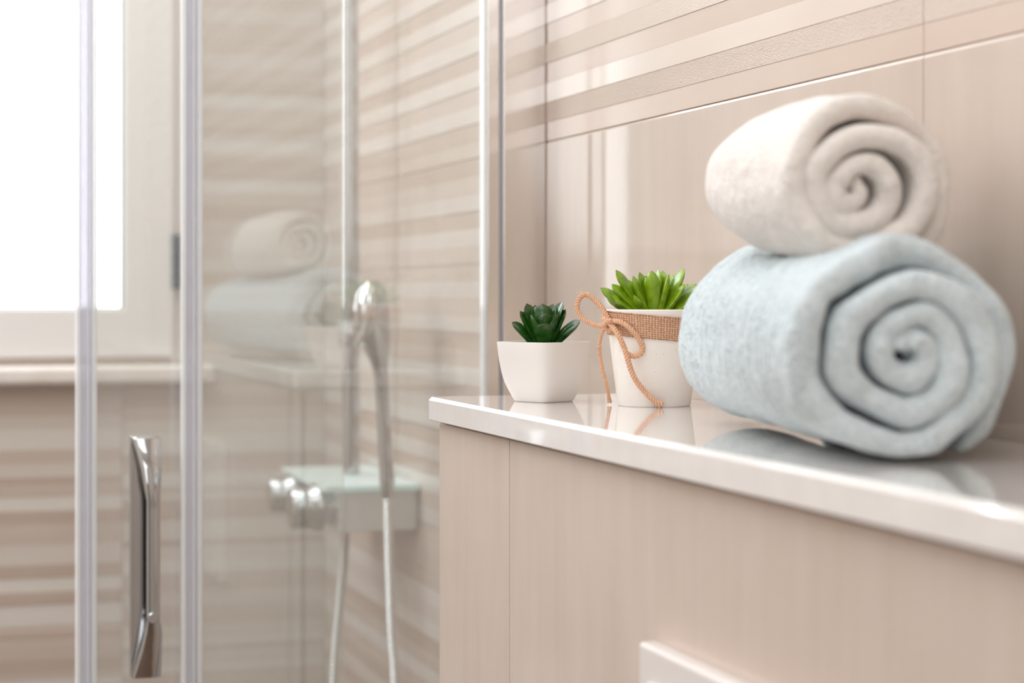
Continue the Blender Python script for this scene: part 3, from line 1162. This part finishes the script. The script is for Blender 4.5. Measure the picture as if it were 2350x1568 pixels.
def twine(name, pts, parent, rad=0.0021, pitch=0.0072, taper_end=False, n=10):
    path = catmull(pts, n)
    # resample densely
    dense_ = []
    for a, b in zip(path[:-1], path[1:]):
        k = max(1, int((b - a).length / 0.0005))
        for q in range(k):
            dense_.append(a.lerp(b, q / k))
    dense_.append(path[-1])
    m = Mesh()
    prev_ = None
    frames = []
    s_ = 0
    for i, p in enumerate(dense_):
        t = (dense_[min(i + 1, len(dense_) - 1)] - dense_[max(i - 1, 0)]).normalized()
        if prev_ is None:
            a = Vector((0, 0, 1)) if abs(t.z) < 0.9 else Vector((1, 0, 0))
            uu_ = t.cross(a).normalized()
        else:
            uu_ = (prev_ - t * prev_.dot(t)).normalized()
        prev_ = uu_
        if i:
            s_ += (p - dense_[i - 1]).length
        frames.append((p, uu_, t.cross(uu_), s_))
    tot = s_
    for k in range(3):
        sp = []
        rr2 = []
        for (p, a, b, s) in frames:
            open_ = 1.0
            if taper_end and tot - s < 0.006:
                open_ = 1.0 + (1 - (tot - s) / 0.006) * 0.5
            ang = 2 * PI * (s / pitch + k / 3)
            sp.append(p + (a * math.cos(ang) + b * math.sin(ang)) * rad * 0.58 * open_)
            rr2.append(rad * 0.47 * (1 + 0.08 * noise.noise(Vector((s * 900, k, 0)))))
        m.tube(sp, rr2, 8)
    # loose fibres
    rq = random.Random(len(dense_))
    for q in range(int(tot / 0.0011)):
        p, a, b, s = frames[rq.randrange(len(frames))]
        an = rq.uniform(0, 2 * PI)
        d = (a * math.cos(an) + b * math.sin(an)) + Vector((rq.uniform(-.9, .9), rq.uniform(-.9, .9), rq.uniform(-.9, .9)))
        d.normalize()
        l = rq.uniform(0.0012, 0.0034)
        p0 = p + d * rad * 0.7
        bend = Vector((rq.uniform(-1, 1), rq.uniform(-1, 1), rq.uniform(-1, 1))) * l * 0.3
        m.tube([p0, p0 + d * l * 0.5 + bend * 0.3, p0 + d * l + bend], [0.00009, 0.00008, 0.00004], 3)
    return m.build(name, M['jute'], parent, smooth=True)


def T(px, py, dd):
    """point of the bow relative to the pot, dd metres nearer than the pot's axis"""
    return W(px, py, dB - dd) - Vector((bb.x, bb.y, LEDGE))


bow = twine('twine_bow', [T(1400, 742, .019), T(1391, 722, .014), T(1376, 700, .008), T(1358, 683, .004), T(1342, 676, .002), T(1328, 688, .001), T(1325, 710, .002),
                          T(1337, 730, .005), T(1355, 742, .009), T(1376, 748, .013), T(1396, 744, .0185), T(1408, 738, .024), T(1426, 740, .029), T(1446, 754, .0325),
                          T(1464, 775, .0335), T(1474, 796, .0335), T(1470, 812, .0335), T(1455, 818, .0335), T(1440, 813, .0330)], big, rad=0.00205)
t1 = twine('twine_tail', [T(1394, 742, .019), T(1386, 755, .016), T(1378, 775, .012), T(1375, 800, .008), T(1380, 835, .004), T(1388, 870, 0.000),
                          T(1395, 900, -.006), T(1398, 918, -.010), T(1398.5, 924, -.010)], big, rad=0.0015, pitch=0.006, taper_end=True)
t2 = twine('twine_tail', [T(1396, 740, .020), T(1408, 752, .026), T(1422, 775, .0325), T(1434, 803, .0345), T(1442, 830, .035), T(1449, 852, .0345), T(1461, 876, .034),
                          T(1480, 900, .033), T(1500, 919, .033), T(1519, 931, .034)], big, rad=0.00215, taper_end=True)
kn = twine('twine_knot', [T(1384, 730, .018), T(1392, 734, .0225), T(1402, 746, .0235), T(1404, 754, .021), T(1396, 757, .0185), T(1388, 748, .019), T(1392, 738, .0235), T(1404, 736, .0255)],
           big, rad=0.0019)
# frayed wisps at the top of the loop
wf = Mesh()
rq = random.Random(3)
for q in range(16):
    p0 = T(1336 + rq.uniform(-5, 6), 678 + rq.uniform(-3, 3), .002 + rq.uniform(-.001, .001))
    d = RT * rq.uniform(-0.9, 0.15) + UP * rq.uniform(0.4, 1) + FW * rq.uniform(-.3, .3)
    l = rq.uniform(0.003, 0.009)
    b2 = RT * rq.uniform(-1, 1) * l * 0.35
    wf.tube([p0, p0 + d * l * 0.5 + b2 * 0.4, p0 + d * l + b2], [0.00011, 0.0001, 0.00005], 3)
wf.build('twine_fibres', M['jute_pale'], bow)

L1 = 0.040
ll = leaf_mesh('leaf', L1, 0.0122, 0.0048, 0.3, M['leaf_lime'], curl=-0.08, cup=0.15, blunt=0.45)
tips2 = [(-126, 46, 4), (-98, 55, -20), (-98, 54, 22), (-92, 88, 6), (-54, 76, 22), (-36, 84, -12), (-10, 88, 30), (-52, 30, 66), (14, 90, -6), (24, 88, -22),
         (36, 80, 22), (72, 92, 4), (70, 56, 28), (100, 56, -8), (104, 50, 14), (98, 30, 30), (48, 78, -34), (-70, 60, -46), (-30, 60, -64), (10, 62, -66),
         (50, 60, -60), (84, 56, -44), (-20, 76, -30), (-100, 28, 34), (-24, 74, 6), (0, 80, -34), (-64, 66, -4), (36, 60, 6), (-108, 20, -34), (118, 30, -20)]
for i, (tx, ty, tz) in enumerate(tips2):
    base = local(big, tx * 0.10, 0, tz * 0.10 + (10 if tz > 20 else 0), pb) + UP * (HB - 0.0095)
    tip = local(big, tx, ty, tz, pb) + UP * HB
    rl = 0.55 * max(-1, min(1, tx / 60)) * (1 if tz > -25 else 0)
    place_leaf(ll, big, base, tip, L1, rl, first=(i == 0))
